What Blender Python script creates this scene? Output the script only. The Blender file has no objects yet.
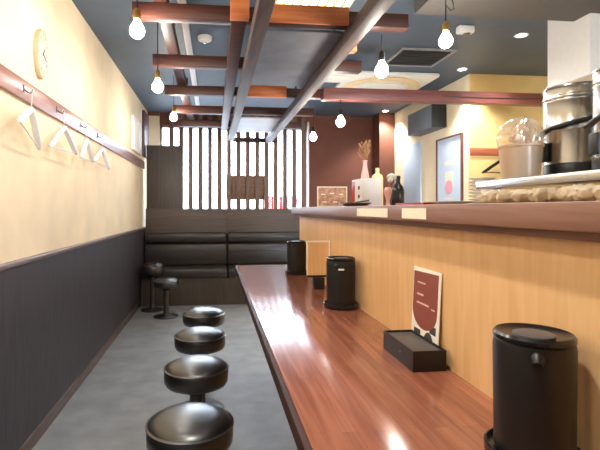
import bpy, bmesh, math, random
from mathutils import Vector, Matrix, noise
random.seed(7)
SC = bpy.context.scene
COL = SC.collection
H = 1.16            # height of the lens above the floor
PI = math.pi

# ---------------------------------------------------------------- materials
def lin(c):
    return tuple(((v/255)/12.92 if v/255 <= .04045 else ((v/255+.055)/1.055)**2.4) for v in c)

def base_mat(name):
    m = bpy.data.materials.new(name); m.use_nodes = True
    nt = m.node_tree
    return m, nt, nt.nodes['Principled BSDF']

def plain(name, rgb, rough=.5, metal=0, coat=0, coat_rough=.12, var=.06, scale=30, bump=0, spec=.5):
    """base colour with a faint procedural mottling"""
    m, nt, b = base_mat(name)
    c = lin(rgb)
    tc = nt.nodes.new('ShaderNodeTexCoord'); n = nt.nodes.new('ShaderNodeTexNoise')
    n.inputs['Scale'].default_value = scale; n.inputs['Detail'].default_value = 4
    nt.links.new(tc.outputs['Object'], n.inputs['Vector'])
    r = nt.nodes.new('ShaderNodeValToRGB')
    r.color_ramp.elements[0].position = .3; r.color_ramp.elements[1].position = .7
    r.color_ramp.elements[0].color = (*[v*(1-var) for v in c], 1)
    r.color_ramp.elements[1].color = (*[min(1, v*(1+var)) for v in c], 1)
    nt.links.new(n.outputs['Fac'], r.inputs['Fac']); nt.links.new(r.outputs['Color'], b.inputs['Base Color'])
    b.inputs['Roughness'].default_value = rough; b.inputs['Metallic'].default_value = metal
    b.inputs['Coat Weight'].default_value = coat; b.inputs['Coat Roughness'].default_value = coat_rough
    b.inputs['Specular IOR Level'].default_value = spec
    if bump:
        bp = nt.nodes.new('ShaderNodeBump'); bp.inputs['Strength'].default_value = bump
        bp.inputs['Distance'].default_value = .004
        nt.links.new(n.outputs['Fac'], bp.inputs['Height']); nt.links.new(bp.outputs['Normal'], b.inputs['Normal'])
    return m

def wood(name, light, dark, grain='Y', rough=.4, coat=0, stretch=14, scale=3, coat_rough=.12, strips=0, spec=.5):
    """grain along one axis: noise squeezed across it; strips = width of glued staves"""
    m, nt, b = base_mat(name)
    tc = nt.nodes.new('ShaderNodeTexCoord'); mp = nt.nodes.new('ShaderNodeMapping')
    s = [stretch]*3; s['XYZ'.index(grain)] = 1
    mp.inputs['Scale'].default_value = s
    nt.links.new(tc.outputs['Object'], mp.inputs['Vector'])
    n = nt.nodes.new('ShaderNodeTexNoise'); n.inputs['Scale'].default_value = scale
    n.inputs['Detail'].default_value = 6; n.inputs['Distortion'].default_value = .6
    nt.links.new(mp.outputs['Vector'], n.inputs['Vector'])
    r = nt.nodes.new('ShaderNodeValToRGB')
    r.color_ramp.elements[0].position = .32; r.color_ramp.elements[1].position = .68
    r.color_ramp.elements[0].color = (*lin(dark), 1); r.color_ramp.elements[1].color = (*lin(light), 1)
    nt.links.new(n.outputs['Fac'], r.inputs['Fac'])
    out = r.outputs['Color']
    if strips:
        br = nt.nodes.new('ShaderNodeTexBrick'); mp2 = nt.nodes.new('ShaderNodeMapping')
        mp2.inputs['Rotation'].default_value = (0, 0, PI/2)
        nt.links.new(tc.outputs['Object'], mp2.inputs['Vector']); nt.links.new(mp2.outputs['Vector'], br.inputs['Vector'])
        br.inputs['Color1'].default_value = (.84, .84, .84, 1); br.inputs['Color2'].default_value = (1.12, 1.1, 1.08, 1)
        br.inputs['Mortar'].default_value = (.8, .8, .8, 1); br.inputs['Scale'].default_value = 1
        br.inputs['Mortar Size'].default_value = .0006
        br.inputs['Brick Width'].default_value = .55; br.inputs['Row Height'].default_value = strips
        mx = nt.nodes.new('ShaderNodeMix'); mx.data_type = 'RGBA'; mx.blend_type = 'MULTIPLY'
        mx.inputs['Factor'].default_value = 1
        nt.links.new(out, mx.inputs[6]); nt.links.new(br.outputs['Color'], mx.inputs[7]); out = mx.outputs[2]
    nt.links.new(out, b.inputs['Base Color'])
    b.inputs['Roughness'].default_value = rough
    b.inputs['Coat Weight'].default_value = coat; b.inputs['Coat Roughness'].default_value = coat_rough
    b.inputs['Specular IOR Level'].default_value = spec
    return m

def glow(name, rgb, strength):
    m, nt, b = base_mat(name)
    b.inputs['Base Color'].default_value = (*lin(rgb), 1)
    b.inputs['Emission Color'].default_value = (*lin(rgb), 1); b.inputs['Emission Strength'].default_value = strength
    return m

def see_through(name, tint=(255, 255, 255), gloss=.08, alpha=0.0):
    """thin pane: mostly clear with a weak mirror and an optional milky share"""
    m = bpy.data.materials.new(name); m.use_nodes = True; nt = m.node_tree; nt.nodes.clear()
    o = nt.nodes.new('ShaderNodeOutputMaterial'); t = nt.nodes.new('ShaderNodeBsdfTransparent')
    t.inputs['Color'].default_value = (*lin(tint), 1)
    g = nt.nodes.new('ShaderNodeBsdfGlossy'); g.inputs['Roughness'].default_value = .08
    mx = nt.nodes.new('ShaderNodeMixShader'); mx.inputs['Fac'].default_value = gloss
    nt.links.new(t.outputs[0], mx.inputs[1]); nt.links.new(g.outputs[0], mx.inputs[2])
    last = mx
    if alpha:
        d = nt.nodes.new('ShaderNodeBsdfDiffuse'); d.inputs['Color'].default_value = (*lin(tint), 1)
        m2 = nt.nodes.new('ShaderNodeMixShader'); m2.inputs['Fac'].default_value = alpha
        nt.links.new(mx.outputs[0], m2.inputs[1]); nt.links.new(d.outputs[0], m2.inputs[2]); last = m2
    nt.links.new(last.outputs[0], o.inputs['Surface'])
    return m

M = {}
M['plaster']   = plain('peach_plaster', (246, 227, 194), .85, var=.07, scale=3.5, bump=.15, spec=.2)
M['cream']     = plain('cream_plaster', (245, 232, 205), .85, var=.03, scale=5, spec=.2)
M['yellow']    = plain('yellow_plaster', (240, 210, 146), .85, var=.06, scale=4, spec=.2)
M['white']     = plain('white_paint', (232, 230, 226), .6, var=.02)
M['ceil']      = plain('grey_ceiling', (78, 93, 111), .55, var=.06, scale=9)
M['soffit']    = plain('taupe_soffit', (96, 92, 88), .75, var=.04)
M['brownwall'] = plain('red_brown_wall', (112, 66, 52), .75, var=.06, scale=8)
M['floor']     = plain('grey_concrete', (146, 149, 150), .5, var=.16, scale=6, bump=.1)
M['wainscot']  = wood('dark_wainscot_wood', (74, 68, 72), (58, 53, 57), 'Z', .5, 0, 10, 4)
M['redwood']   = wood('red_brown_wood', (112, 58, 44), (84, 42, 32), 'Y', .45, .05)
M['redwoodX']  = wood('red_brown_wood_cross', (76, 36, 24), (56, 26, 18), 'X', .5, 0)
M['weathered'] = wood('weathered_wood', (90, 72, 68), (60, 48, 46), 'Y', .55, 0)
M['darkwood']  = wood('dark_brown_wood', (80, 70, 62), (66, 57, 52), 'Z', .5, 0)
M['benchwood'] = wood('bench_brown_wood', (94, 80, 73), (78, 65, 60), 'X', .5, 0)
M['slat']      = wood('slat_wood', (136, 112, 102), (112, 90, 82), 'Z', .6, 0)
M['table']     = wood('red_lacquered_table_wood', (168, 110, 86), (138, 82, 64), 'Y', .16, 0, 16, 3, .1, strips=.03, spec=.4)
M['lip']       = wood('brown_counter_wood', (146, 106, 86), (122, 84, 66), 'Y', .5, 0, 16, 3)
M['panel']     = wood('honey_veneer', (234, 192, 138), (222, 176, 120), 'Z', .45, .05, 10, 3)
M['board_lit_beam'] = wood('orange_board_lit_beam_wood', (220, 132, 74), (196, 108, 58), 'X', .5, 0)  # orange board; on the beam faces the same tone paints in lamplight
M['baseboard'] = wood('baseboard_wood', (112, 84, 74), (84, 60, 52), 'Y', .35, .1)
M['leather']   = plain('black_leather', (14, 14, 15), .36, var=.12, scale=60, spec=1.0, coat=.8, coat_rough=.3)
M['bench']     = plain('bench_leather', (54, 49, 48), .4, var=.1, scale=30, bump=.1, coat=.1)
M['blackmetal']= plain('black_metal', (24, 24, 26), .4, .3)
M['steel']     = plain('brushed_steel', (196, 195, 192), .26, 1, var=.04)
M['darksteel'] = plain('worn_steel', (92, 90, 88), .4, .9, var=.08)
M['blackplast']= plain('black_plastic', (22, 21, 23), .42, var=.05)
M['gloss']     = plain('gloss_black_plastic', (30, 28, 29), .22, var=.05)
M['greyplast'] = plain('grey_plastic', (92, 88, 86), .45, var=.05)
M['whiteplast']= plain('white_plastic', (236, 234, 236), .4, var=.02)
M['brass']     = plain('aged_brass', (196, 154, 86), .35, .9)
M['paper']     = plain('white_paper', (244, 238, 226), .8, var=.02, spec=.2)
M['sticker']   = plain('cream_sticker', (240, 228, 204), .7, var=.03)
M['maroon']    = plain('maroon_print', (140, 72, 58), .7, var=.04)
M['charcoal']  = plain('charcoal_print', (70, 62, 62), .7)
M['palepink']  = plain('pale_lettering', (226, 186, 172), .7)
M['bluepaper'] = plain('pale_blue_paper', (206, 226, 252), .6, var=.04, scale=4)
M['red']       = plain('red_lacquer', (176, 40, 40), .4, var=.06)
M['redsign']   = plain('red_sign_paint', (150, 8, 12), .9, spec=0)
M['pink']      = plain('pink_glaze', (236, 180, 174), .4)
M['pinkprint'] = plain('pink_print', (240, 170, 190), .6)
M['straw']     = plain('dried_straw', (160, 118, 82), .8, var=.2)
M['petal']     = plain('pale_petal', (226, 232, 226), .8, var=.1)
M['candle']    = plain('ivory_wax', (240, 220, 170), .5)
M['cloth']     = plain('beige_wrap', (222, 200, 166), .5, var=.12, scale=18)
M['tub']       = see_through('milky_tub_plastic', (236, 216, 190), .06, .55)
M['bag']       = see_through('clear_bag_plastic', (250, 246, 240), .18, .14)
M['bagfill']   = plain('bag_contents', (224, 190, 156), .7, var=.2, scale=40)
M['porcelain'] = plain('porcelain', (240, 236, 228), .3)
M['acrylic']   = see_through('clear_acrylic', (250, 244, 238), .1, .06)
M['pane']      = see_through('window_glass', (255, 255, 255), .05)
M['panelgrey'] = plain('mottled_grey_board', (92, 94, 104), .5, var=.3, scale=5)
M['panel_daylit'] = plain('daylit_grey_board', (206, 212, 222), .45, var=.06, scale=5)  # grey panel again, window daylight painted in as a paler tone
M['vent']      = plain('vent_grey', (40, 42, 46), .6)
M['ventrim']   = plain('vent_rim', (150, 152, 156), .5)
M['acwhite']   = plain('ac_white', (238, 236, 230), .5, var=.02)
M['accream']   = plain('ac_cream', (236, 214, 166), .5, var=.03)
M['clockface'] = plain('clock_face', (222, 208, 184), .6, var=.2, scale=14)
M['clockrim']  = plain('clock_rim', (206, 190, 160), .5, var=.1)
M['asphalt']   = plain('street_paving', (190, 190, 188), .9)
M['purpleboard']= plain('plum_board', (98, 72, 76), .5, var=.08)
M['dishphoto'] = plain('dish_photo_print', (190, 150, 130), .5, var=.5, scale=38)
M['bulb']      = glow('warm_bulb', (255, 246, 233), 105)
M['down']      = glow('downlight_disc', (255, 240, 214), 24)
M['lightgrid'] = glow('ceiling_light_diffuser', (255, 226, 160), 3.0)
M['pinksign'] = plain('pink_sign_paint', (150, 40, 60), .9, spec=0)
M['plainwood'] = wood('plain_brown_wood', (150, 112, 84), (126, 92, 68), 'X', .6, 0)
M['railwood'] = wood('orange_brown_rail_wood', (176, 98, 60), (146, 76, 46), 'X', .5, 0)
M['coatrail'] = wood('rosy_rail_wood', (160, 108, 96), (134, 86, 76), 'Y', .35, .1)
M['captrim'] = wood('greyed_cap_wood', (136, 118, 118), (110, 92, 92), 'Y', .35, .1)
M['edge'] = wood('dark_edge_wood', (70, 44, 36), (54, 34, 28), 'Y', .6, 0, spec=.2)
M['beamwood'] = wood('plum_beam_wood', (140, 84, 78), (112, 62, 58), 'X', .42, 0)
M['speakergrey'] = plain('speaker_grey', (104, 112, 122), .5)

# ---------------------------------------------------------------- mesh builder
class MB:
    def __init__(s): s.bm = bmesh.new(); s.mats = []; s.cur = 0
    def use(s, m):
        if m not in s.mats: s.mats.append(m)
        s.cur = s.mats.index(m); return s
    def _mark(s, faces, smooth=True):
        for f in faces: f.material_index = s.cur; f.smooth = smooth
    def box(s, x0, x1, y0, y1, z0, z1, bev=0, mat=None, seg=2):
        b2 = bmesh.new(); bmesh.ops.create_cube(b2, size=1)
        for v in b2.verts:
            v.co = Vector((x0+(v.co.x+.5)*(x1-x0), y0+(v.co.y+.5)*(y1-y0), z0+(v.co.z+.5)*(z1-z0)))
        if bev: bmesh.ops.bevel(b2, geom=b2.edges[:], offset=bev, segments=seg, profile=.5, affect='EDGES')
        return s.merge(b2, mat)
    def merge(s, b2, mat=None):
        mp = {}
        for v in b2.verts: mp[v] = s.bm.verts.new(mat @ v.co if mat else v.co)
        fs = []
        for f in b2.faces:
            try: fs.append(s.bm.faces.new([mp[v] for v in f.verts]))
            except ValueError: pass
        b2.free(); s._mark(fs); return s
    def lathe(s, prof, c=(0, 0, 0), n=40, mat=None, closed=True):
        """prof = [(radius, z)...] from bottom to top around the local z axis"""
        b2 = bmesh.new(); rings = []
        for r, z in prof:
            if r < 1e-6: rings.append([b2.verts.new((c[0], c[1], c[2]+z))])
            else: rings.append([b2.verts.new((c[0]+r*math.cos(2*PI*i/n), c[1]+r*math.sin(2*PI*i/n), c[2]+z)) for i in range(n)])
        for a, b in zip(rings, rings[1:]):
            for i in range(n):
                j = (i+1) % n
                if len(a) == 1 and len(b) == 1: continue
                if len(a) == 1: b2.faces.new((a[0], b[j], b[i]))
                elif len(b) == 1: b2.faces.new((a[i], a[j], b[0]))
                else: b2.faces.new((a[i], a[j], b[j], b[i]))
        if closed:
            if len(rings[0]) > 1: b2.faces.new(rings[0][::-1])
            if len(rings[-1]) > 1: b2.faces.new(rings[-1])
        bmesh.ops.recalc_face_normals(b2, faces=b2.faces[:])
        return s.merge(b2, mat)
    def tube(s, pts, r, n=10, mat=None):
        pts = [Vector(p) for p in pts]; b2 = bmesh.new(); rings = []
        up = Vector((.13, .21, .97)).normalized()
        for i, p in enumerate(pts):
            d = (pts[min(i+1, len(pts)-1)]-pts[max(i-1, 0)]).normalized()
            a = d.cross(up)
            if a.length < .05: a = d.cross(Vector((1, 0, 0)))
            a.normalize(); b = d.cross(a).normalized()
            rr = r[i] if isinstance(r, (list, tuple)) else r
            rings.append([b2.verts.new(p+a*rr*math.cos(2*PI*k/n)+b*rr*math.sin(2*PI*k/n)) for k in range(n)])
        for A, B in zip(rings, rings[1:]):
            for k in range(n): b2.faces.new((A[k], A[(k+1) % n], B[(k+1) % n], B[k]))
        b2.faces.new(rings[0][::-1]); b2.faces.new(rings[-1])
        bmesh.ops.recalc_face_normals(b2, faces=b2.faces[:])
        return s.merge(b2, mat)
    def prism(s, poly, h, mat=None):
        """closed outline in local xy, extruded by h along local z"""
        b2 = bmesh.new(); n = len(poly)
        lo = [b2.verts.new((x, y, 0)) for x, y in poly]; hi = [b2.verts.new((x, y, h)) for x, y in poly]
        b2.faces.new(lo[::-1]); b2.faces.new(hi)
        for i in range(n): b2.faces.new((lo[i], lo[(i+1) % n], hi[(i+1) % n], hi[i]))
        bmesh.ops.recalc_face_normals(b2, faces=b2.faces[:])
        return s.merge(b2, mat)
    def ball(s, c, r, sx=1, sy=1, sz=1, rough=0, seed=0, sub=3, mat=None):
        b2 = bmesh.new(); bmesh.ops.create_icosphere(b2, subdivisions=sub, radius=1)
        for v in b2.verts:
            k = 1+rough*noise.noise(v.co*2.3+Vector((seed, seed*.7, 0)))
            v.co = Vector((c[0]+v.co.x*r*sx*k, c[1]+v.co.y*r*sy*k, c[2]+v.co.z*r*sz*k))
        return s.merge(b2, mat)
    def build(s, name, mat=None, parent=None, angle=35):
        me = bpy.data.meshes.new(name); s.bm.to_mesh(me); s.bm.free()
        for m in (s.mats or [mat]): me.materials.append(m)
        me.set_sharp_from_angle(angle=math.radians(angle))
        o = bpy.data.objects.new(name, me); COL.objects.link(o)
        if parent: o.parent = parent
        return o

def tag(o, label, cat, group=None, kind=None):
    o['label'] = label; o['category'] = cat
    if group: o['group'] = group
    if kind: o['kind'] = kind
    return o
def thing(name, label, cat, loc=(0, 0, 0), rz=0, group=None):
    o = bpy.data.objects.new(name, None); COL.objects.link(o)
    o.empty_display_size = .05
    o.location = loc; o.rotation_euler = (0, 0, rz)
    return tag(o, label, cat, group)
def structure(o, label, cat='structure'):
    o['kind'] = 'structure'; o['label'] = label; o['category'] = cat
    return o
def copy_thing(root, loc, rz=0, label=None):
    c = root.copy(); COL.objects.link(c); c.location = loc; c.rotation_euler = (0, 0, rz)
    if label: c['label'] = label
    for ch in list(root.children):
        p = ch.copy(); COL.objects.link(p); p.parent = c
        for g in list(ch.children):
            q = g.copy(); COL.objects.link(q); q.parent = p
    return c
def onbox(name, mat, parent, *a, bev=0):
    return MB().box(*a, bev=bev).build(name, mat, parent)

# ================================================================ the room
XL, YB, ZC = -.90, 6.30, H+1.33       # left wall, back wall, ceiling
YF = -2.6
structure(MB().box(-1.05, 3.75, YF-.15, 6.5, -.1, 0).build('floor', M['floor']), 'grey concrete floor of the bar', 'floor')
structure(MB().box(-1.05, 3.75, YF-.15, 6.5, ZC, ZC+.1).build('ceiling', M['ceil']), 'dark blue grey ceiling', 'ceiling')
structure(MB().box(XL-.15, XL, YF-.15, 6.5, 0, ZC).build('wall_left', M['plaster']), 'peach plaster wall on the left', 'wall')
structure(MB().box(XL, XL+.022, YF, YB, .07, H-.255).build('trim_1', M['wainscot']), 'dark wood wainscot along the left wall', 'wainscot')
structure(MB().box(XL, XL+.034, YF, YB, H-.255, H-.232, bev=.004).build('trim_2', M['captrim']), 'narrow cap rail on the dark wainscot', 'trim')
structure(MB().box(XL, XL+.03, YF, YB, 0, .07, bev=.004).build('baseboard_left', M['baseboard']), 'brown baseboard under the wainscot', 'baseboard')
# back wall: left strip, header and wall under the window, brown wall on the right
WX0, WX1, WZ0, WZ1 = -.74, 1.33, .95, H+1.16
wb = MB(); wb.use(M['cream']).box(XL, WX0, YB, YB+.15, 0, ZC)
wb.use(M['brownwall']).box(WX0, WX1, YB, YB+.15, 0, WZ0); wb.box(WX0, WX1, YB, YB+.15, WZ1, ZC)
wb.box(WX1, 2.65, YB, YB+.15, 0, ZC)
structure(wb.build('wall_back'), 'back wall with window and red brown plaster', 'wall')
structure(MB().box(XL, WX0, YB-.025, YB, ZC-.05, ZC).build('trim_3', M['redwood']), 'short red brown head trim at the back left corner', 'trim')
wr = MB(); wr.use(M['cream']).box(2.5, 2.65, 4.2, YB, 0, ZC)
wr.use(M['yellow']).box(2.501, 3.75, 4.185, 4.1999, 0, ZC)
wr.use(M['yellow']).box(3.6, 3.75, YF-.15, 4.2, 0, ZC)
structure(wr.build('wall_right'), 'cream side wall turning into the yellow kitchen wall', 'wall')
structure(MB().box(2.28, 2.5, 6.02, YB, 0, ZC).build('pillar', M['brownwall']), 'red brown pillar in the far right corner', 'pillar')
structure(MB().box(1.25, 3.6, .6, 2.70, H+1.22, ZC).build('soffit', M['soffit']), 'taupe lowered ceiling over the kitchen', 'soffit')
# unseen front wall behind the lens; its window is added for daylight fill
wf = MB(); wf.use(M['cream']).box(XL, 1.5, YF-.15, YF, 0, ZC); wf.box(3.2, 3.6, YF-.15, YF, 0, ZC)
wf.box(1.5, 3.2, YF-.15, YF, 0, .5); wf.box(1.5, 3.2, YF-.15, YF, 2.2, ZC)
structure(wf.build('wall_front'), 'plaster wall with an added glazed opening for fill light behind the viewer', 'wall')
w2 = bpy.data.objects.new('added_window', None); COL.objects.link(w2); structure(w2, 'added unseen window behind the viewer letting in fill daylight', 'window')
onbox('pane', M['pane'], w2, 1.5, 3.2, YF-.08, YF-.07, .5, 2.2)
structure(MB().box(-30, 30, -40, YF-.16, -.15, -.1).build('ground_street', M['asphalt']), 'pale street paving behind the viewer', 'ground')
# the slatted window
w1 = bpy.data.objects.new('window_1', None); COL.objects.link(w1)
structure(w1, 'bright back window behind vertical brown slats', 'window')
f = MB(); f.box(WX0, WX0+.03, YB+.02, YB+.12, WZ0, WZ1); f.box(WX1-.03, WX1, YB+.02, YB+.12, WZ0, WZ1)
f.box(WX0, WX1, YB+.02, YB+.12, WZ0, WZ0+.03); f.box(WX0, WX1, YB+.02, YB+.12, WZ1-.03, WZ1)
f.build('window_frame', M['slat'], w1)
onbox('pane', M['pane'], w1, WX0+.03, WX1-.03, YB+.066, YB+.074, WZ0+.03, WZ1-.03)
for k in range(16):
    x = -.575+.131*k
    if x > WX1-.06: break
    onbox('slat', M['slat'], w1, x-.031, x+.031, YB-.06, YB-.012, WZ0, ZC-.02, bev=.003)
onbox('transom', M['redwoodX'], w1, .25, .88, YB-.075, YB-.061, H+.925, H+.99)
onbox('edge_post', M['whiteplast'], w1, WX1-.012, WX1+.012, YB-.05, YB-.002, WZ0, ZC-.1)
tag(MB().box(.17, .72, YB-.011, YB+.015, H+.13, H+.47, bev=.004).build('wooden_board', M['plainwood']),
    'brown wooden board hung behind the window slats', 'board')

# outside
structure(MB().box(-30, 30, 6.46, 60, -.15, -.1).build('ground_outside', M['asphalt']), 'pale street paving beyond the window', 'ground')
for x, w, m, lab in ((.99, .2, 'redsign', 'left red street sign seen low between the window slats'),
                     (1.29, .2, 'redsign', 'middle red street sign seen low between the window slats'),
                     (1.48, .13, 'pinksign', 'pink street sign right of the red ones beyond the slats')):
    t = thing('street_sign', lab, 'sign', (x, 8.2, -.1))
    onbox('sign_panel', M[m], t, -w/2, w/2, -.02, .02, .55, H+.1+.24, bev=.004)
    onbox('sign_post', M['blackmetal'], t, -.02, .02, .021, .05, 0, 1.2)

# ================================================================ bar counter
t = thing('bar_table', 'long lacquered red brown eating counter with window reflections', 'counter', (0, 0, 0))
onbox('tabletop', M['table'], t, .172, .6155, -.9, 3.37, H-.455, H-.42, bev=.004)
onbox('edge_strip', M['edge'], t, .158, .1719, -.9, 3.37, H-.458, H-.421, bev=.003)
for y in (-.6, .6, 1.8, 3.0):
    onbox('bracket', M['darkwood'], t, .36, .6155, y-.02, y+.02, H-.56, H-.4551)
t = thing('service_counter', 'raised service counter with honey veneer front and brown wooden ledge', 'counter')
onbox('front_panel', M['panel'], t, .616, .655, -.9, 3.20, 0, H-.052)
onbox('rear_panel', M['panel'], t, 1.12, 1.15, -.9, 3.20, 0, H-.052)
onbox('end_panel', M['panel'], t, .655, 1.12, 3.16, 3.20, 0, H-.052)
onbox('ledge', M['lip'], t, .566, 1.2, -.9, 3.27, H-.036, H+.012, bev=.004)
onbox('ledge_moulding', M['lip'], t, .598, 1.16, -.9, 3.23, H-.0525, H-.0361)
for y0, y1 in ((1.42, 1.735), (1.152, 1.306)):
    onbox('paper_label', M['sticker'], t, .5645, .5659, y0, y1, H-.028, H+.002)

# ---------------------------------------------------------------- stools
def stool(name, label, loc, group, seat_z=.45):
    t = thing(name, label, 'stool', loc, 0, group)
    s = MB(); R = .147; z0 = seat_z-.093
    s.lathe([(0, z0), (R-.022, z0), (R-.008, z0+.006), (R-.001, z0+.02), (R, z0+.045), (R-.002, z0+.070), (R-.010, z0+.083), (R-.03, z0+.096), (R-.07, z0+.108), (0, z0+.113)], n=56)
    o = s.build('seat', M['leather'], t, 60)
    MB().lathe([(R-.004, z0+.069), (R+.002, z0+.072), (R+.002, z0+.077), (R-.006, z0+.080)], n=56, closed=False).build('piping', M['leather'], o, 60)
    MB().lathe([(.05, z0-.035), (.075, z0-.004), (.075, z0-.0005), (0, z0-.0005)], n=32).build('seat_plate', M['blackmetal'], t)
    MB().lathe([(.03, .024), (.03, z0-.034)], n=28).build('pole', M['darksteel'], t)
    MB().lathe([(.14, 0), (.14, .008), (.13, .014), (.06, .02), (.036, .03), (.0305, .05), (.0305, .02)], n=48, closed=False).build('base_flange', M['darksteel'], t)
    return t
st = stool('bar_stool', 'round black leather stool nearest the viewer, largest in the row', (-0.080, 1.55, 0), 'black stools along the eating counter')
copy_thing(st, (-0.079, 2.09, 0), 0, 'second round black stool from the viewer along the counter')
copy_thing(st, (-0.078, 2.62, 0), 0, 'third round black stool from the viewer along the counter')
copy_thing(st, (-0.068, 3.17, 0), 0, 'fourth black counter stool, last in the row, nearest the bench')
sf = copy_thing(st, (-.51, 4.93, 0), 0, 'black pedestal stool by the left wall before the bench')
sf['group'] = 'pedestal stools in front of the bench'; sf.scale = (.94, .94, .9)
s2 = copy_thing(st, (-.70, 5.26, 0), 0, 'farther black pedestal stool tucked in the corner by the bench')
s2['group'] = 'pedestal stools in front of the bench'; s2.scale = (.9, .9, 1.18)

# ---------------------------------------------------------------- bench
def bench(name, x0, x1, label):
    t = thing(name, label, 'bench', ((x0+x1)/2, 5.9, 0), 0, 'black leather benches under the window')
    w = (x1-x0)/2-.0004
    onbox('back_board', M['benchwood'], t, -w, w, -.06, 0, 0, H+.005, bev=.003)
    onbox('back_roll', M['bench'], t, -w, w, -.175, -.0605, H-.425, H-.295, bev=.045, )
    onbox('back_cushion', M['bench'], t, -w, w, -.16, -.0605, .45, H-.44, bev=.03)
    onbox('seat_cushion', M['bench'], t, -w, w, -.47, -.0605, .33, .449, bev=.035)
    onbox('plinth', M['darkwood'], t, -w, w, -.43, -.0605, 0, .329)
    return t
bench('leather_bench', XL+.04, .17, 'left black leather bench below the slatted window')
b = bench('leather_bench', .17, 1.36, 'right black leather bench behind the end of the counter')
onbox('piping', M['bench'], b, -.58, .58, -.168, -.158, .625, .637, bev=.003)
tag(MB().box(XL+.04, -.40, 5.905, 5.95, 0, H+.82, bev=.004).build('partition_panel', M['darkwood']),
    'tall dark wooden partition panel left of the window', 'partition')

# ================================================================ left wall fittings
tag(MB().box(XL, XL+.02, .3, 5.9, H+.512, H+.606, bev=.003).build('coat_rail', M['coatrail']),
    'long red brown coat rail board along the left wall', 'coat rail')
hook_y = (2.20, 2.645, 3.10, 3.54)
def wall_hook(y, label):
    t = thing('coat_hook', label, 'hook', (XL+.0201, y, H+.56), 0, 'metal hooks on the coat rail')
    onbox('hook_plate', M['darksteel'], t, 0, .003, -.009, .009, -.018, .018, bev=.001)
    MB().tube([(.003, 0, -.004), (.018, 0, -.016), (.03, 0, -.02), (.038, 0, -.008), (.038, 0, .008)], .0032, 8).build('hook_prong', M['darksteel'], t)
    return t
for y, lab in zip(hook_y, ('metal hook nearest the viewer on the coat rail, over the first hanger', 'second metal hook on the coat rail from the viewer',
                           'third metal hook on the coat rail from the viewer', 'farthest metal hook on the coat rail, above the last hanger')):
    wall_hook(y, lab)
def hanger(name, label, loc, rz, tilt=0, mat='whiteplast', group=None, half=.21):
    """hanger in its own local yz plane, hook top at the origin"""
    t = thing(name, label, 'hanger', loc, rz, group); t.rotation_euler = (tilt, 0, rz)
    MB().tube([(0, -.012, -.012), (0, -.014, 0), (0, -.006, .010), (0, .006, .010), (0, .013, 0), (0, .008, -.012), (0, 0, -.022), (0, 0, -.086)], .002, 8).build('hook', M['steel' if mat == 'gloss' else mat], t)
    s = MB(); d = -.092
    pts = [(0, -half, d-.13), (0, -half*.86, d-.115), (0, -half*.5, d-.064), (0, -.03, d-.018), (0, 0, d-.004), (0, .03, d-.018), (0, half*.5, d-.064), (0, half*.86, d-.115), (0, half, d-.13)]
    s.tube(pts, [.009, .015, .016, .016, .016, .016, .016, .015, .009], 10)
    s.build('shoulder_arm', M[mat], t)
    MB().tube([(0, -half+.006, d-.128), (0, half-.006, d-.128)], .0042, 8).build('trouser_bar', M[mat], t)
    return t
hg = 'white hangers on the coat rail'
for (y, rz, ti, hw, lab) in ((hook_y[0], .14, -.2, .185, 'white hanger nearest the viewer, hanging tilted from the coat rail'), (hook_y[1], -.06, .03, .19, 'second white hanger from the viewer on the coat rail'),
                     (hook_y[2], .04, .04, .16, 'third white hanger from the viewer, narrower than the second'), (hook_y[3], -.1, -.08, .165, 'white hanger farthest from the viewer on the coat rail')):
    hanger('coat_hanger', lab, (XL+.058, y, H+.553), rz, ti, group=hg, half=hw)
# clock
t = thing('wall_clock', 'oval pale wall clock high on the left wall', 'clock', (XL, 2.43, H+.80))
t.scale = (.8, .56, 1.04)
rot = Matrix.Rotation(PI/2, 4, 'Y')
MB().lathe([(0, .0005), (.118, .0005), (.124, .012), (.122, .03), (.112, .034), (.108, .028), (.0, .028)], n=48, mat=rot).build('clock_case', M['clockrim'], t)
MB().lathe([(0, .0285), (.106, .0285), (.106, .0295), (0, .0295)], n=48, mat=rot).build('clock_face', M['clockface'], t)
for k in range(12):
    a = 2*PI*k/12
    MB().box(.0297, .0307, -.003, .003, .082, .1, mat=Matrix.Rotation(a, 4, 'X')).build('hour_mark', M['darksteel'], t)
for a, l in ((-.9, .055), (-1.9, .08)):
    MB().box(.031, .0325, -.004, .004, -.012, l, mat=Matrix.Rotation(a, 4, 'X')).build('clock_hand', M['charcoal'], t)
t = thing('picture_frame', 'white framed picture near the far end of the left wall', 'picture', (XL, 5.28, H+.84))
f = MB(); f.box(0.0005, .035, -.25, -.22, -.19, .19); f.box(.0005, .035, .22, .25, -.19, .19); f.box(.0005, .035, -.22, .22, .16, .19); f.box(.0005, .035, -.22, .22, -.19, -.16)
f.build('frame', M['whiteplast'], t); onbox('print', M['paper'], t, .0005, .02, -.2199, .2199, -.1599, .1599)
tag(MB().box(XL+.0005, XL+.03, 5.80, 6.2, H+.67, H+1.25, bev=.004).build('wall_board', M['purpleboard']),
    'dark plum board on the left wall above the partition', 'board')

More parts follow.
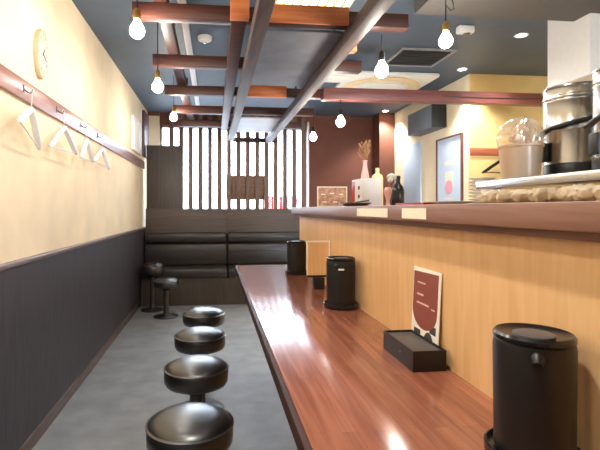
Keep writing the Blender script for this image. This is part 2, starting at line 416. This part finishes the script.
# ================================================================ timber lattice under the ceiling
t = thing('timber_lattice', 'hanging lattice of red brown timbers with two long pale rails', 'lattice', (0, 0, H))
for x0, x1, y1 in ((.195, .268, 5.95), (.708, .782, 6.12)):
    onbox('rail', M['weathered'], t, x0, x1, .3, y1, .90, .969, bev=.004)
onbox('side_beam', M['redwoodX'], t, .09, .168, 2.315, 5.6, .965, 1.04, bev=.004)
onbox('side_beam', M['redwoodX'], t, -.305, -.235, .3, 5.6, 1.046, 1.115, bev=.004)
for y in (1.6, 2.35, 3.12, 3.88, 4.62, 5.36):
    onbox('crossbeam', M['redwoodX'], t, -.41, 1.04, y-.035, y+.035, .97, 1.045, bev=.004)
onbox('panel', M['panelgrey'], t, .27, .706, 2.39, 3.46, .955, .9695)
onbox('panel', M['panel_daylit'], t, .27, .706, 4.72, 5.58, .955, .9695)
e = onbox('end_board', M['board_lit_beam'], t, .27, .62, 3.80, 3.844, .955, 1.13, bev=.003)
e2 = onbox('lit_crossbeam_face', M['board_lit_beam'], t, .269, .707, 2.30, 2.3149, .965, 1.06, bev=.003)  # orange colour puts lamp glow on the red brown crossbeam
onbox('lit_beam_end', M['board_lit_beam'], t, .085, .18, 2.27, 2.3149, .965, 1.09, bev=.003)  # beam end, lamplight painted in by the orange colour
onbox('lit_beam_end', M['board_lit_beam'], t, .80, .86, 2.64, 2.70, .955, 1.045, bev=.003)  # another beam end with lamplight put into its colour
for x, y in ((-.27, 1.3), (-.27, 3.12), (-.27, 4.62), (.85, 1.6), (.85, 3.12), (.85, 4.62)):
    MB().tube([(x, y, 1.1151 if x < 0 else 1.0451), (x, y, ZC-H)], .008, 8).build('hanger_rod', M['blackmetal'], t)
tag(MB().box(.885, 2.85, 3.58, 3.66, H+.893, H+.99, bev=.004).build('timber_beam', M['beamwood']),
    'red brown timber beam running right over the kitchen', 'beam')
onb = bpy.data.objects['timber_beam']
onbox('groove_strip', M['darkwood'], onb, 1.9, 2.85, 3.573, 3.5799, H+.938, H+.944)

# ================================================================ ceiling fittings
tag(MB().box(-.225, -.175, 1.2, 5.7, ZC-.03, ZC-.0005, bev=.003).build('lighting_track', M['whiteplast']),
    'white lighting track on the ceiling left of the lattice', 'track')
lg = thing('ceiling_light', 'warm louvred ceiling light above the timber lattice', 'light', (.60, 2.72, ZC))
f = MB(); f.box(-.26, .26, -.17, -.15, -.05, -.0005); f.box(-.26, .26, .15, .17, -.05, -.0005); f.box(-.26, -.24, -.15, .15, -.05, -.0005); f.box(.24, .26, -.15, .15, -.05, -.0005)
f.build('light_frame', M['whiteplast'], lg)
onbox('diffuser', M['lightgrid'], lg, -.239, .239, -.149, .149, -.03, -.02)
g = MB()
for k in range(9): g.box(-.239+.0531*(k+.5)-.002, -.239+.0531*(k+.5)+.002, -.149, .149, -.048, -.0305)
g.build('louvre', M['darksteel'], lg)
def downlight(x, y, z, label):
    t = thing('downlight', label, 'light', (x, y, z), 0, 'recessed ceiling downlights')
    MB().lathe([(.034, -.0005), (.05, -.0005), (.052, -.004), (.046, -.008), (.034, -.006)], n=32, closed=False).build('trim_ring', M['whiteplast'], t)
    MB().lathe([(0, -.003), (.034, -.003), (.034, -.005), (0, -.005)], n=32).build('lamp_disc', M['down'], t)
downlight(2.336, 3.21, ZC, 'downlight nearest the white duct box on the right')
downlight(2.346, 4.05, ZC, 'downlight in front of the yellow wall edge')
downlight(2.312, 5.88, ZC, 'downlight in the far corner by the brown pillar')
t = thing('smoke_detector', 'round white smoke detector on the ceiling between the timbers', 'detector', (-.067, 3.5, ZC))
MB().lathe([(0, -.045), (.02, -.045), (.026, -.035), (.05, -.03), (.056, -.012), (.056, -.0005), (0, -.0005)], n=32).build('detector_body', M['whiteplast'], t)
MB().lathe([(0, -.051), (.012, -.05), (.012, -.0455), (0, -.0455)], n=20).build('sensor', M['steel'], t)
t = thing('ceiling_sensor', 'small white sensor box on the ceiling beside the brass bulb', 'sensor', (1.83, 3.10, ZC))
onbox('sensor_body', M['white'], t, -.07, .05, -.03, .03, -.055, -.0005, bev=.012)
MB().lathe([(0, -.068), (.022, -.066), (.026, -.0555), (0, -.0555)], n=24).build('lens', M['greyplast'], t)
t = thing('ceiling_vent', 'dark rectangular ceiling vent with pale rim', 'vent', (1.78, 3.78, ZC))
f = MB(); f.box(-.24, .24, -.22, -.195, -.012, -.0005); f.box(-.24, .24, .195, .22, -.012, -.0005); f.box(-.24, -.215, -.195, .195, -.012, -.0005); f.box(.215, .24, -.195, .195, -.012, -.0005)
f.build('vent_rim', M['ventrim'], t)
g = MB()
g.box(-.2149, .2149, -.1949, .1949, -.004, -.0005)
for k in range(10): g.box(-.2149, .2149, -.18+.04*k-.012, -.18+.04*k+.004, -.01, -.0041)
g.build('grille', M['vent'], t)
t = thing('ceiling_air_conditioner', 'white square ceiling air conditioner behind the timber beam', 'air conditioner', (1.75, 4.64, ZC))
onbox('cover_panel', M['acwhite'], t, -.45, .45, -.45, .45, -.04, -.0005, bev=.012)
pr = [(.30, -.0405), (.40, -.0405), (.415, -.05), (.40, -.062), (.31, -.055)]
MB().lathe(pr, n=48, closed=False).build('outlet_ring', M['accream'], t, 60)
onbox('intake_grille', M['acwhite'], t, -.19, .19, -.19, .19, -.06, -.0402, bev=.008)
t = thing('ceiling_unit', 'white box unit on the ceiling right of the long rail', 'ceiling box', (1.13, 3.98, ZC))
onbox('unit_body', M['white'], t, -.2, .15, -.11, .11, -.16, -.04, bev=.02)
onbox('mount', M['white'], t, -.05, .05, -.05, .05, -.0399, -.0005)
onbox('lens', M['vent'], t, .06, .1, -.116, -.1101, -.09, -.07)
t = thing('exhaust_duct', 'white square exhaust duct box hanging from the kitchen ceiling', 'duct', (2.33, 2.57, 0))
onbox('duct_box', M['white'], t, 0, .62, .0, .36, H+.86, H+1.2195)
onbox('duct_riser', M['white'], t, 0, .62, .135, .36, H+1.2196, ZC-.0005)
onbox('duct_flange', M['whiteplast'], t, -.006, .626, -.006, .366, H+.838, H+.8599)
# wall fittings over the kitchen
t = thing('wall_speaker', 'long grey box speaker with black front high on the cream wall', 'speaker', (2.5, 4.62, H+.88))
onbox('speaker_cabinet', M['speakergrey'], t, -.17, -.0005, 0.0101, .6, 0, .25, bev=.006)
onbox('speaker_grille', M['vent'], t, -.168, -.002, -.004, .01, .002, .248, bev=.003)
t = thing('wall_poster', 'plain pale blue poster board, left one on the cream wall', 'poster', (2.5, 5.44, H+.02), 0, 'posters on the cream wall')
onbox('board', M['bluepaper'], t, -.02, -.0005, -.24, .24, 0, .80, bev=.004)
t = thing('wall_poster', 'framed pale blue poster with white lettering and pink dot, right of two', 'poster', (2.5, 4.55, H+.04), 0, 'posters on the cream wall')
f = MB(); f.box(-.025, -.0005, -.26, -.245, 0, .73); f.box(-.025, -.0005, .245, .26, 0, .73); f.box(-.025, -.0005, -.245, .245, .715, .73); f.box(-.025, -.0005, -.245, .245, 0, .015)
f.build('frame', M['redwood'], t)
o = onbox('print', M['bluepaper'], t, -.012, -.0005, -.2449, .2449, .0151, .7149)
onbox('lettering', M['paper'], o, -.0135, -.0121, -.09, .09, .43, .47)
onbox('picture', M['paper'], o, -.0135, -.0121, -.08, .08, .2, .36)
onbox('lettering', M['paper'], o, -.0135, -.0121, -.1, .1, .06, .08)
MB().lathe([(0, 0), (.075, 0), (.075, .001), (0, .001)], n=32, mat=Matrix.Translation((-.0136, .0, .19)) @ Matrix.Rotation(-PI/2, 4, 'Y')).build('dot', M['pinkprint'], o)
tag(MB().box(2.505, 3.58, 4.178, 4.1995, H+.525, H+.60, bev=.003).build('kitchen_rail', M['railwood']),
    'red brown rail board on the yellow kitchen wall', 'rail')
hanger('coat_hanger', 'black hanger on the yellow kitchen wall behind the plastic tub', (2.83, 4.164, H+.577), PI/2, 0, 'gloss', half=.21)
tag(MB().tube([(2.83, 4.1775, H+.573), (2.83, 4.15, H+.57), (2.83, 4.146, H+.58)], .004, 8).build('wall_hook', M['darksteel']),
    'small metal hook holding the black hanger on the kitchen rail', 'hook')

# ================================================================ pendant bulbs
def pendant(x, y, z, top, label, socket='brass'):
    t = thing('pendant_bulb', label, 'light', (x, y, z), 0, 'bare glowing bulbs hanging on cords')
    prof = [(0, -.038), (.018, -.034), (.031, -.022), (.036, -.004), (.034, .012), (.025, .03), (.016, .044), (.0135, .052), (0, .052)]
    MB().lathe(prof, n=24).build('bulb', M['bulb'], t, 60)
    MB().lathe([(.0138, .0525), (.018, .056), (.018, .098), (.012, .108), (0, .108)], n=20).build('socket', M['brass' if socket == 'brass' else 'blackplast'], t)
    MB().tube([(0, 0, .1085), (0, 0, top-z)], .003, 8).build('cord', M['blackplast'], t)
    return t
pendant(-.376, 2.272, H+.88, ZC, 'glowing bulb at the top left before the first crossbeam')
pendant(-.372, 3.06, H+.815, ZC, 'glowing bulb hanging left of the second crossbeam')
pendant(-.395, 4.54, H+.91, ZC, 'small glowing bulb over the dark partition panel')
pendant(.93, 2.42, H+.77, H+.969, 'glowing bulb in front of the air conditioner', 'black')
p = pendant(1.272, 2.36, H+.925, H+1.2195, 'glowing bulb in a brass socket left of the ceiling sensor')
MB().tube([(0, 0, .2), (.025, 0, .17), (.05, 0, .18), (.04, 0, .22), (.02, 0, .26), (.015, 0, .29)], .003, 8).build('cord_loop', M['blackplast'], p)
pendant(1.04, 3.62, H+.715, H+.8929, 'glowing bulb hanging below the timber beam on the right', 'black')
pendant(1.03, 4.60, H+.745, H+.969, 'glowing bulb right of the window in front of the brown wall', 'black')
pendant(-.376, 1.50, H+.86, ZC, 'added unseen bulb above the near part of the left wall')  # this bulb and the next two are added out of view to light the near end
pendant(.95, 1.52, H+.80, ZC, 'added unseen bulb above the near end of the service counter')
pendant(-.376, .2, H+.86, ZC, 'added unseen bulb overhead beside the viewer')

# ================================================================ things on the eating counter
ZT = H-.42
def pitcher(label, x, y, rz=0):
    t = thing('water_pitcher', label, 'pitcher', (x, y, ZT), rz, 'black pitchers on the eating counter')
    MB().lathe([(0, .0005), (.070, .0005), (.075, .006), (.075, .02), (.071, .022), (.068, .012), (0, .012)], n=48).build('coaster', M['gloss'], t)
    o = MB().lathe([(0, .0125), (.056, .0125), (.060, .018), (.0615, .19), (.060, .2), (.058, .202)], n=56).build('body', M['blackplast'], t)
    MB().lathe([(0, .2022), (.0575, .2022), (.0612, .204), (.0612, .210), (.058, .214), (.052, .209), (.036, .207), (.0, .207)], n=56).build('lid', M['gloss'], t)
    MB().lathe([(.032, .2072), (.032, .2105), (.029, .212), (0, .212)], n=40).build('lid_button', M['greyplast'], t)
    MB().tube([(.054, -.012, .185), (.062, -.0145, .183), (.067, -.016, .178)], [.012, .010, .007], 12).build('spout', M['blackplast'], t)
    return t
pitcher('large black pitcher nearest the viewer at the right edge', .535, .705, -1.9)
p2 = pitcher('middle black pitcher standing between the card stand and the menu card', .541, 1.88, -1.9)
pitcher('far black pitcher near the counter end by the bench', .535, 2.88, -1.9)
MB().box(-.012, .012, -.0635, -.0605, .165, .172, bev=.001).build('badge', M['whiteplast'], p2).rotation_euler = (0, 0, 1.9-.25)

t = thing('condiment_box', 'black lidded box on the counter in front of the menu card', 'box', (.509, 1.108, ZT))
b = MB(); b.box(0, .090, 0, .203, .0005, .006); b.box(0, .004, 0, .203, .006, .054); b.box(.086, .090, 0, .203, .006, .054); b.box(.004, .086, 0, .004, .006, .054); b.box(.004, .086, .199, .203, .006, .054)
b.build('box_body', M['blackplast'], t)
onbox('inner_lid', M['greyplast'], t, .0042, .0858, .0042, .1988, .044, .049, bev=.001)
MB().lathe([(0, 0), (.004, 0), (.004, .004), (0, .004)], n=16, mat=Matrix.Translation((-.0002, .075, .03)) @ Matrix.Rotation(-PI/2, 4, 'Y')).build('latch_button', M['greyplast'], t)

# menu card leaning on the veneer: local x = along the card, y = up, z = towards the aisle
t = thing('menu_card', 'white menu card with maroon print leaning behind the black box', 'menu', (.6005, 1.322, ZT))
lean = math.atan2(.013, .245)
A = Matrix(((0, math.sin(lean), -math.cos(lean), .0), (-1, 0, 0, 0), (0, math.cos(lean), math.sin(lean), .001), (0, 0, 0, 1)))
W, HH = .165, .245
MB().prism([(0, 0), (W, 0), (W, HH), (0, HH)], .002, mat=A).build('card', M['paper'], t)
pts = [(.004, HH-.012), (W-.012, HH-.008)]
for k in range(13):
    a = PI*k/12
    pts.append(((.004+W-.012)/2+(W-.016)/2*math.cos(a), .125-.055*math.sin(a)))
pr = MB().prism(pts, .0006, mat=A @ Matrix.Translation((0, 0, .0021))).build('printed_shape', M['maroon'], t)
for (u, v, w_, h_) in ((.03, .200, .05, .004), (.03, .165, .04, .005), (.03, .140, .075, .005), (.12, .135, .02, .004)):
    MB().prism([(u, v), (u+w_, v), (u+w_, v+h_), (u, v+h_)], .0004, mat=A @ Matrix.Translation((0, 0, .0028))).build('lettering', M['palepink'], pr)
for (u, v, w_, h_) in ((.02, .035, .04, .03), (.115, .07, .035, .022)):
    MB().prism([(u, v), (u+w_, v), (u+w_, v+h_), (u, v+h_)], .0005, mat=A @ Matrix.Translation((0, 0, .0021))).build('printed_icon', M['charcoal'], t)
c = [(.11+.03*math.cos(a*PI/12), .03+.04*math.sin(a*PI/12)) for a in range(24)]
MB().prism(c, .0005, mat=A @ Matrix.Translation((0, 0, .0021))).build('printed_icon', M['charcoal'], t)

t = thing('menu_stand', 'small honey coloured board on a black foot beyond the middle pitcher', 'stand', (.549, 2.33, ZT))
onbox('foot', M['blackplast'], t, -.028, .028, -.03, .03, .0005, .062, bev=.002)
onbox('bottom_strip', M['blackplast'], t, -.062, .062, -.012, .012, .0621, .072, bev=.001)
onbox('board', M['panel'], t, -.058, .054, -.008, .008, .0722, .245)
f = MB(); f.box(.0541, .062, -.009, .009, .0722, .252, bev=.001); f.box(-.062, .054, -.009, .009, .2451, .252, bev=.001); f.box(-.062, -.0581, -.009, .009, .0722, .2449, bev=.001)
f.build('pale_edge', M['paper'], t)

# ================================================================ things on the ledge of the service counter
ZL = H+.012
t = thing('photo_menu_stand', 'framed menu with dish photos standing at the far end of the ledge', 'menu', (.77, 2.87, ZL))
onbox('frame', M['sticker'], t, -.1, .1, 0, .012, .0005, .135, bev=.002)
o = onbox('photo', M['dishphoto'], t, -.092, .092, -.0012, -.0001, .01, .127)
for u, v in ((-.07, .08), (-.01, .085), (.05, .08), (-.06, .03), (.01, .03)):
    onbox('lettering', M['paper'], o, u-.008, u+.022, -.0022, -.0013, v, v+.008)
onbox('foot', M['sticker'], t, -.04, .04, .0121, .05, .0005, .006)
t = thing('carton', 'white carton with red side marks on the ledge', 'box', (.888, 2.56, ZL))
o = onbox('carton_body', M['white'], t, -.054, .054, -.1, .1, .0005, .162, bev=.002)
onbox('red_band', M['red'], o, -.0552, -.0541, .04, .095, .02, .15)
for z in (.05, .1): onbox('printed_mark', M['charcoal'], o, -.0552, -.0541, -.05, -.02, z, z+.02)
t = thing('dried_flower_vase', 'pink vase with dried straw flowers behind the white carton', 'vase', (.965, 2.80, ZL))
t.scale = (.7, .7, 1)
MB().lathe([(0, .0005), (.035, .0005), (.044, .04), (.05, .11), (.036, .2), (.02, .26), (.018, .29), (.024, .3), (.019, .3), (.013, .26), (0, .26)], n=32).build('vase_body', M['pink'], t)
for k in range(34):
    a = random.uniform(0, 2*PI); r = random.uniform(.01, .07); h = random.uniform(.33, .43)
    ex, ey = r*math.cos(a), r*math.sin(a)
    s = MB(); s.tube([(0, 0, .262), (ex*.3, ey*.3, .26+(h-.26)*.5), (ex, ey, h)], .0018, 5)
    for q in range(5):
        u = .55+.1*q
        s.ball((ex*u*u+random.uniform(-.008, .008), ey*u*u+random.uniform(-.008, .008),   .26+(h-.26)*u+random.uniform(-.006, .01)), random.uniform(.004, .008), 1, 1, 1.6, .4, k+q, 1)
    s.build('dried_stem', M['straw'], t)
t = thing('candle_bottle', 'ivory candle shaped bottle right of the dried flower vase', 'bottle', (1.043, 2.79, ZL))
MB().lathe([(0, .0005), (.034, .0005), (.036, .01), (.036, .19), (.03, .205), (.014, .215), (.012, .23)], n=32).build('bottle_body', M['candle'], t)
MB().lathe([(.0125, .2302), (.0125, .25), (0, .252)], n=20).build('bottle_cap', M['candle'], t)
t = thing('flower_figurine', 'pink bud vase with a pale flower on the ledge', 'vase', (.85, 2.13, ZL))
t.scale = (.8, .8, .95)
MB().lathe([(0, .0005), (.017, .0005), (.012, .012), (.01, .03), (.02, .06), (.024, .085), (.016, .1), (.013, .1), (.01, .08), (0, .08)], n=28).build('vase_body', M['pink'], t)
s = MB(); s.tube([(0, 0, .08), (.008, 0, .11), (.022, 0, .135)], .002, 6); s.build('stem', M['straw'], t)
s = MB(); random.seed(3)
for k in range(16):
    a = random.uniform(0, 2*PI); b_ = random.uniform(-.6, 1.2)
    s.ball((.022+.02*math.cos(a)*math.cos(b_), .02*math.sin(a)*math.cos(b_), .145+.018*math.sin(b_)), .013, 1, 1, .8, .3, k, 2)
s.build('blossom', M['petal'], t)
t = thing('sauce_bottle', 'dark sauce bottle beside the pink bud vase', 'bottle', (.925, 2.19, ZL))
MB().lathe([(0, .0005), (.03, .0005), (.032, .006), (.032, .08), (.026, .1), (.013, .118), (.012, .14)], n=28).build('bottle_body', M['gloss'], t)
MB().lathe([(.0135, .1402), (.0135, .152), (.01, .156), (0, .156)], n=20).build('bottle_cap', M['blackplast'], t)
t = thing('serving_dish', 'shallow steel dish in front of the white carton', 'dish', (.74, 2.30, ZL))
MB().lathe([(0, .0005), (.05, .0005), (.075, .014), (.085, .018), (.083, .021), (.07, .017), (.045, .005), (0, .005)], n=40).build('dish_body', M['steel'], t)
MB().tube([(-.03, -.03, .012), (.0, .0, .022), (.09, .05, .034)], .004, 8).build('handle', M['blackplast'], t)
t = thing('serving_tray', 'shallow red lacquered tray on the ledge before the posters', 'tray', (.84, 1.74, ZL))
b = MB(); b.box(-.06, .06, -.13, .13, .0005, .005); b.box(-.06, -.055, -.13, .13, .005, .013); b.box(.055, .06, -.13, .13, .005, .013); b.box(-.055, .055, -.13, -.125, .005, .013); b.box(-.055, .055, .125, .13, .005, .013)
b.build('tray_body', M['red'], t)
def bowl(x, y, z, label, r=.052):
    t = thing('white_plate', label, 'plate', (x, y, z), 0, 'stacked white plates beside the steel shelf')
    MB().lathe([(0, .0003), (r*.55, .0003), (r*.6, .004), (r*.95, .012), (r, .0145), (r*.97, .0155), (r*.6, .0075), (0, .0065)], n=36).build('plate_body', M['porcelain'], t, 60)
ords = ('lowest', 'second lowest', 'third lowest', 'middle', 'fifth lowest', 'third highest', 'second highest', 'topmost')
for k, wd in enumerate(ords):
    bowl(1.05, 1.67, ZL+.0003+.0135*k, wd+' white plate of the stack behind the steel shelf')
bowl(.84, 1.52, ZL, 'single white plate lying flat between the red tray and the food wrap', .075)
bpy.data.objects['white_plate.008']['group'] = 'single plate'
t = thing('small_cup', 'small white cup between the plate stack and the red tray', 'cup', (1.0, 1.545, ZL))
MB().lathe([(0, .0005), (.022, .0005), (.025, .01), (.03, .07), (.0275, .07), (.023, .012), (0, .01)], n=32).build('cup_body', M['porcelain'], t)

# steel shelf on short feet
t = thing('steel_shelf', 'low stainless steel shelf standing on the ledge', 'shelf', (0, 0, ZL))
onbox('shelf_top', M['steel'], t, .85, 1.195, .3, 1.388, .052, .077, bev=.003)
for x, y in ((1.17, .34), (1.17, 1.35), (.9, 1.35), (.9, .34)):
    MB().lathe([(.011, .0005), (.011, .0519)], c=(x, y, 0), n=16).build('leg', M['steel'], t)
random.seed(11)
bg = thing('wrapped_food', 'crumpled beige food wrap lying below the steel shelf', 'food wrap', (.80, 0, ZL))
s = MB()
for k in range(26):
    y = .72+.55*k/25
    s.ball((random.uniform(-.006, .03), y, .0215), .02, 1.1, random.uniform(1.1, 1.7), random.uniform(.85, .98), .35, k*3.1, 3)
s.build('wrap_body', M['cloth'], bg, 60)
ZS = ZL+.0771
t = thing('plastic_tub', 'milky plastic tub with an open bag on the steel shelf', 'tub', (.945, 1.303, ZS))
MB().lathe([(0, .0005), (.05, .0005), (.053, .004), (.06, .098), (.064, .1), (.064, .106), (.058, .106), (.05, .006), (0, .004)], n=40).build('tub_body', M['tub'], t)
s = MB(); s.ball((0, 0, .054), .048, .98, .98, 1.0, .12, 2, 3); s.build('tub_contents', M['bagfill'], t, 60)
b2 = bmesh.new(); n = 40
prof = [(.045, .075), (.054, .104), (.060, .125), (.050, .158), (.032, .178), (.012, .185)]
s = MB(); rings = []
for r, z in prof:
    rings.append([b2.verts.new(((r*(1+.16*math.sin(5*a)+.1*math.sin(9*a+z*60)))*math.cos(a)+.1*(z-.1), (r*(1+.16*math.sin(5*a)))*math.sin(a), z+.012*math.sin(3*a)*(z > .12))) for a in [2*PI*i/n for i in range(n)]])
for A_, B_ in zip(rings, rings[1:]):
    for i in range(n): b2.faces.new((A_[i], A_[(i+1) % n], B_[(i+1) % n], B_[i]))
b2.faces.new(rings[-1])
s.merge(b2); s.build('plastic_bag', M['bag'], t, 80)
s = MB()
for k in range(20):
    a = random.uniform(0, 2*PI); r = random.uniform(0, .034)
    s.ball((r*math.cos(a), r*math.sin(a), random.uniform(.105, .16)-r*.4), .016, 1, 1, 1, .4, k, 2)
s.build('bag_contents', M['bagfill'], t, 60)
def stock_pot(label, x, y, rz):
    t = thing('stock_pot', label, 'pot', (x, y, ZS), rz, 'stainless stock pots on the steel shelf')
    t.scale = (.94, .94, 1)
    MB().lathe([(0, .0005), (.088, .0005), (.089, .02), (.089, .04), (.086, .046), (0, .046)], n=56).build('base_ring', M['blackplast'], t)
    MB().lathe([(0, .0465), (.084, .0465), (.087, .05), (.087, .148), (.0885, .151), (.087, .154), (.087, .235), (.089, .238), (.089, .243), (.087, .246)], n=56).build('pot_body', M['steel'], t)
    MB().lathe([(0, .2462), (.087, .2462), (.0895, .249), (.0895, .254), (.087, .257), (.087, .276), (.0895, .28), (.088, .285), (.04, .287), (0, .287)], n=56).build('lid', M['steel'], t)
    MB().tube([((.0935+.012*(k == 0))*math.cos((-52+k*10)*PI/180), (.0935+.012*(k == 0))*math.sin((-52+k*10)*PI/180), .14+.003*k) for k in range(16)], .0065, 10).build('carrying_handle', M['blackplast'], t)
    for a in (-.3, PI-.35):
        MB().box(.0872, .102, -.02, .02, .056, .115, bev=.005, mat=Matrix.Rotation(a, 4, 'Z')).build('side_grip', M['blackplast'], t)
    return t
stock_pot('left stainless stock pot beside the plastic tub on the shelf', 1.112, 1.287, PI+.1)
stock_pot('right stainless stock pot cut by the picture edge', 1.10, 1.085, PI+.1)

# ================================================================ light
w = bpy.data.worlds.new('overcast_daylight'); SC.world = w; w.use_nodes = True
bg_ = w.node_tree.nodes['Background']; bg_.inputs['Color'].default_value = (.70, .83, 1, 1); bg_.inputs['Strength'].default_value = 13.0
def area(name, loc, rot, sx, sy, power, rgb):
    l = bpy.data.lights.new(name, 'AREA'); l.shape = 'RECTANGLE'; l.size = sx; l.size_y = sy; l.energy = power; l.color = rgb
    o = bpy.data.objects.new(name, l); COL.objects.link(o); o.location = loc; o.rotation_euler = rot; return o
def spot(name, loc, power, rgb, ang=110, rad=.04, tgt=None):
    l = bpy.data.lights.new(name, 'SPOT'); l.energy = power; l.color = rgb; l.spot_size = math.radians(ang); l.spot_blend = .6; l.shadow_soft_size = rad
    o = bpy.data.objects.new(name, l); COL.objects.link(o); o.location = loc
    if tgt: o.rotation_euler = (Vector(tgt)-Vector(loc)).to_track_quat('-Z', 'Y').to_euler()
    return o
warm = (1, .95, .88)
spot('downlight_beam', (2.336, 3.21, ZC-.02), 50, warm)
spot('downlight_beam', (2.346, 4.05, ZC-.02), 70, warm)
spot('downlight_beam', (2.312, 5.88, ZC-.02), 45, warm)
spot('added_near_spot', (.0, .8, ZC-.06), 40, warm, 120)  # extra spotlight without a fitting, added to brighten the near end

# ================================================================ camera
cam = bpy.data.cameras.new('camera'); co = bpy.data.objects.new('camera', cam); COL.objects.link(co)
cam.sensor_fit = 'HORIZONTAL'; cam.sensor_width = 36; cam.lens = 36*450/600
cam.shift_x = (300-261)/600; cam.shift_y = -(225-209)/600
co.location = (0, 0, H); co.rotation_euler = (PI/2, 0, -math.radians(6))
cam.clip_start = .02
SC.camera = co
SC.view_settings.view_transform = 'Standard'; SC.view_settings.look = 'None'
SC.view_settings.gamma = 1; SC.view_settings.use_curve_mapping = False
SC.view_settings.exposure = 0.95
SC.cycles.use_denoising = True
SC.cycles.max_bounces = 8; SC.cycles.diffuse_bounces = 5
SC.cycles.sample_clamp_indirect = 8
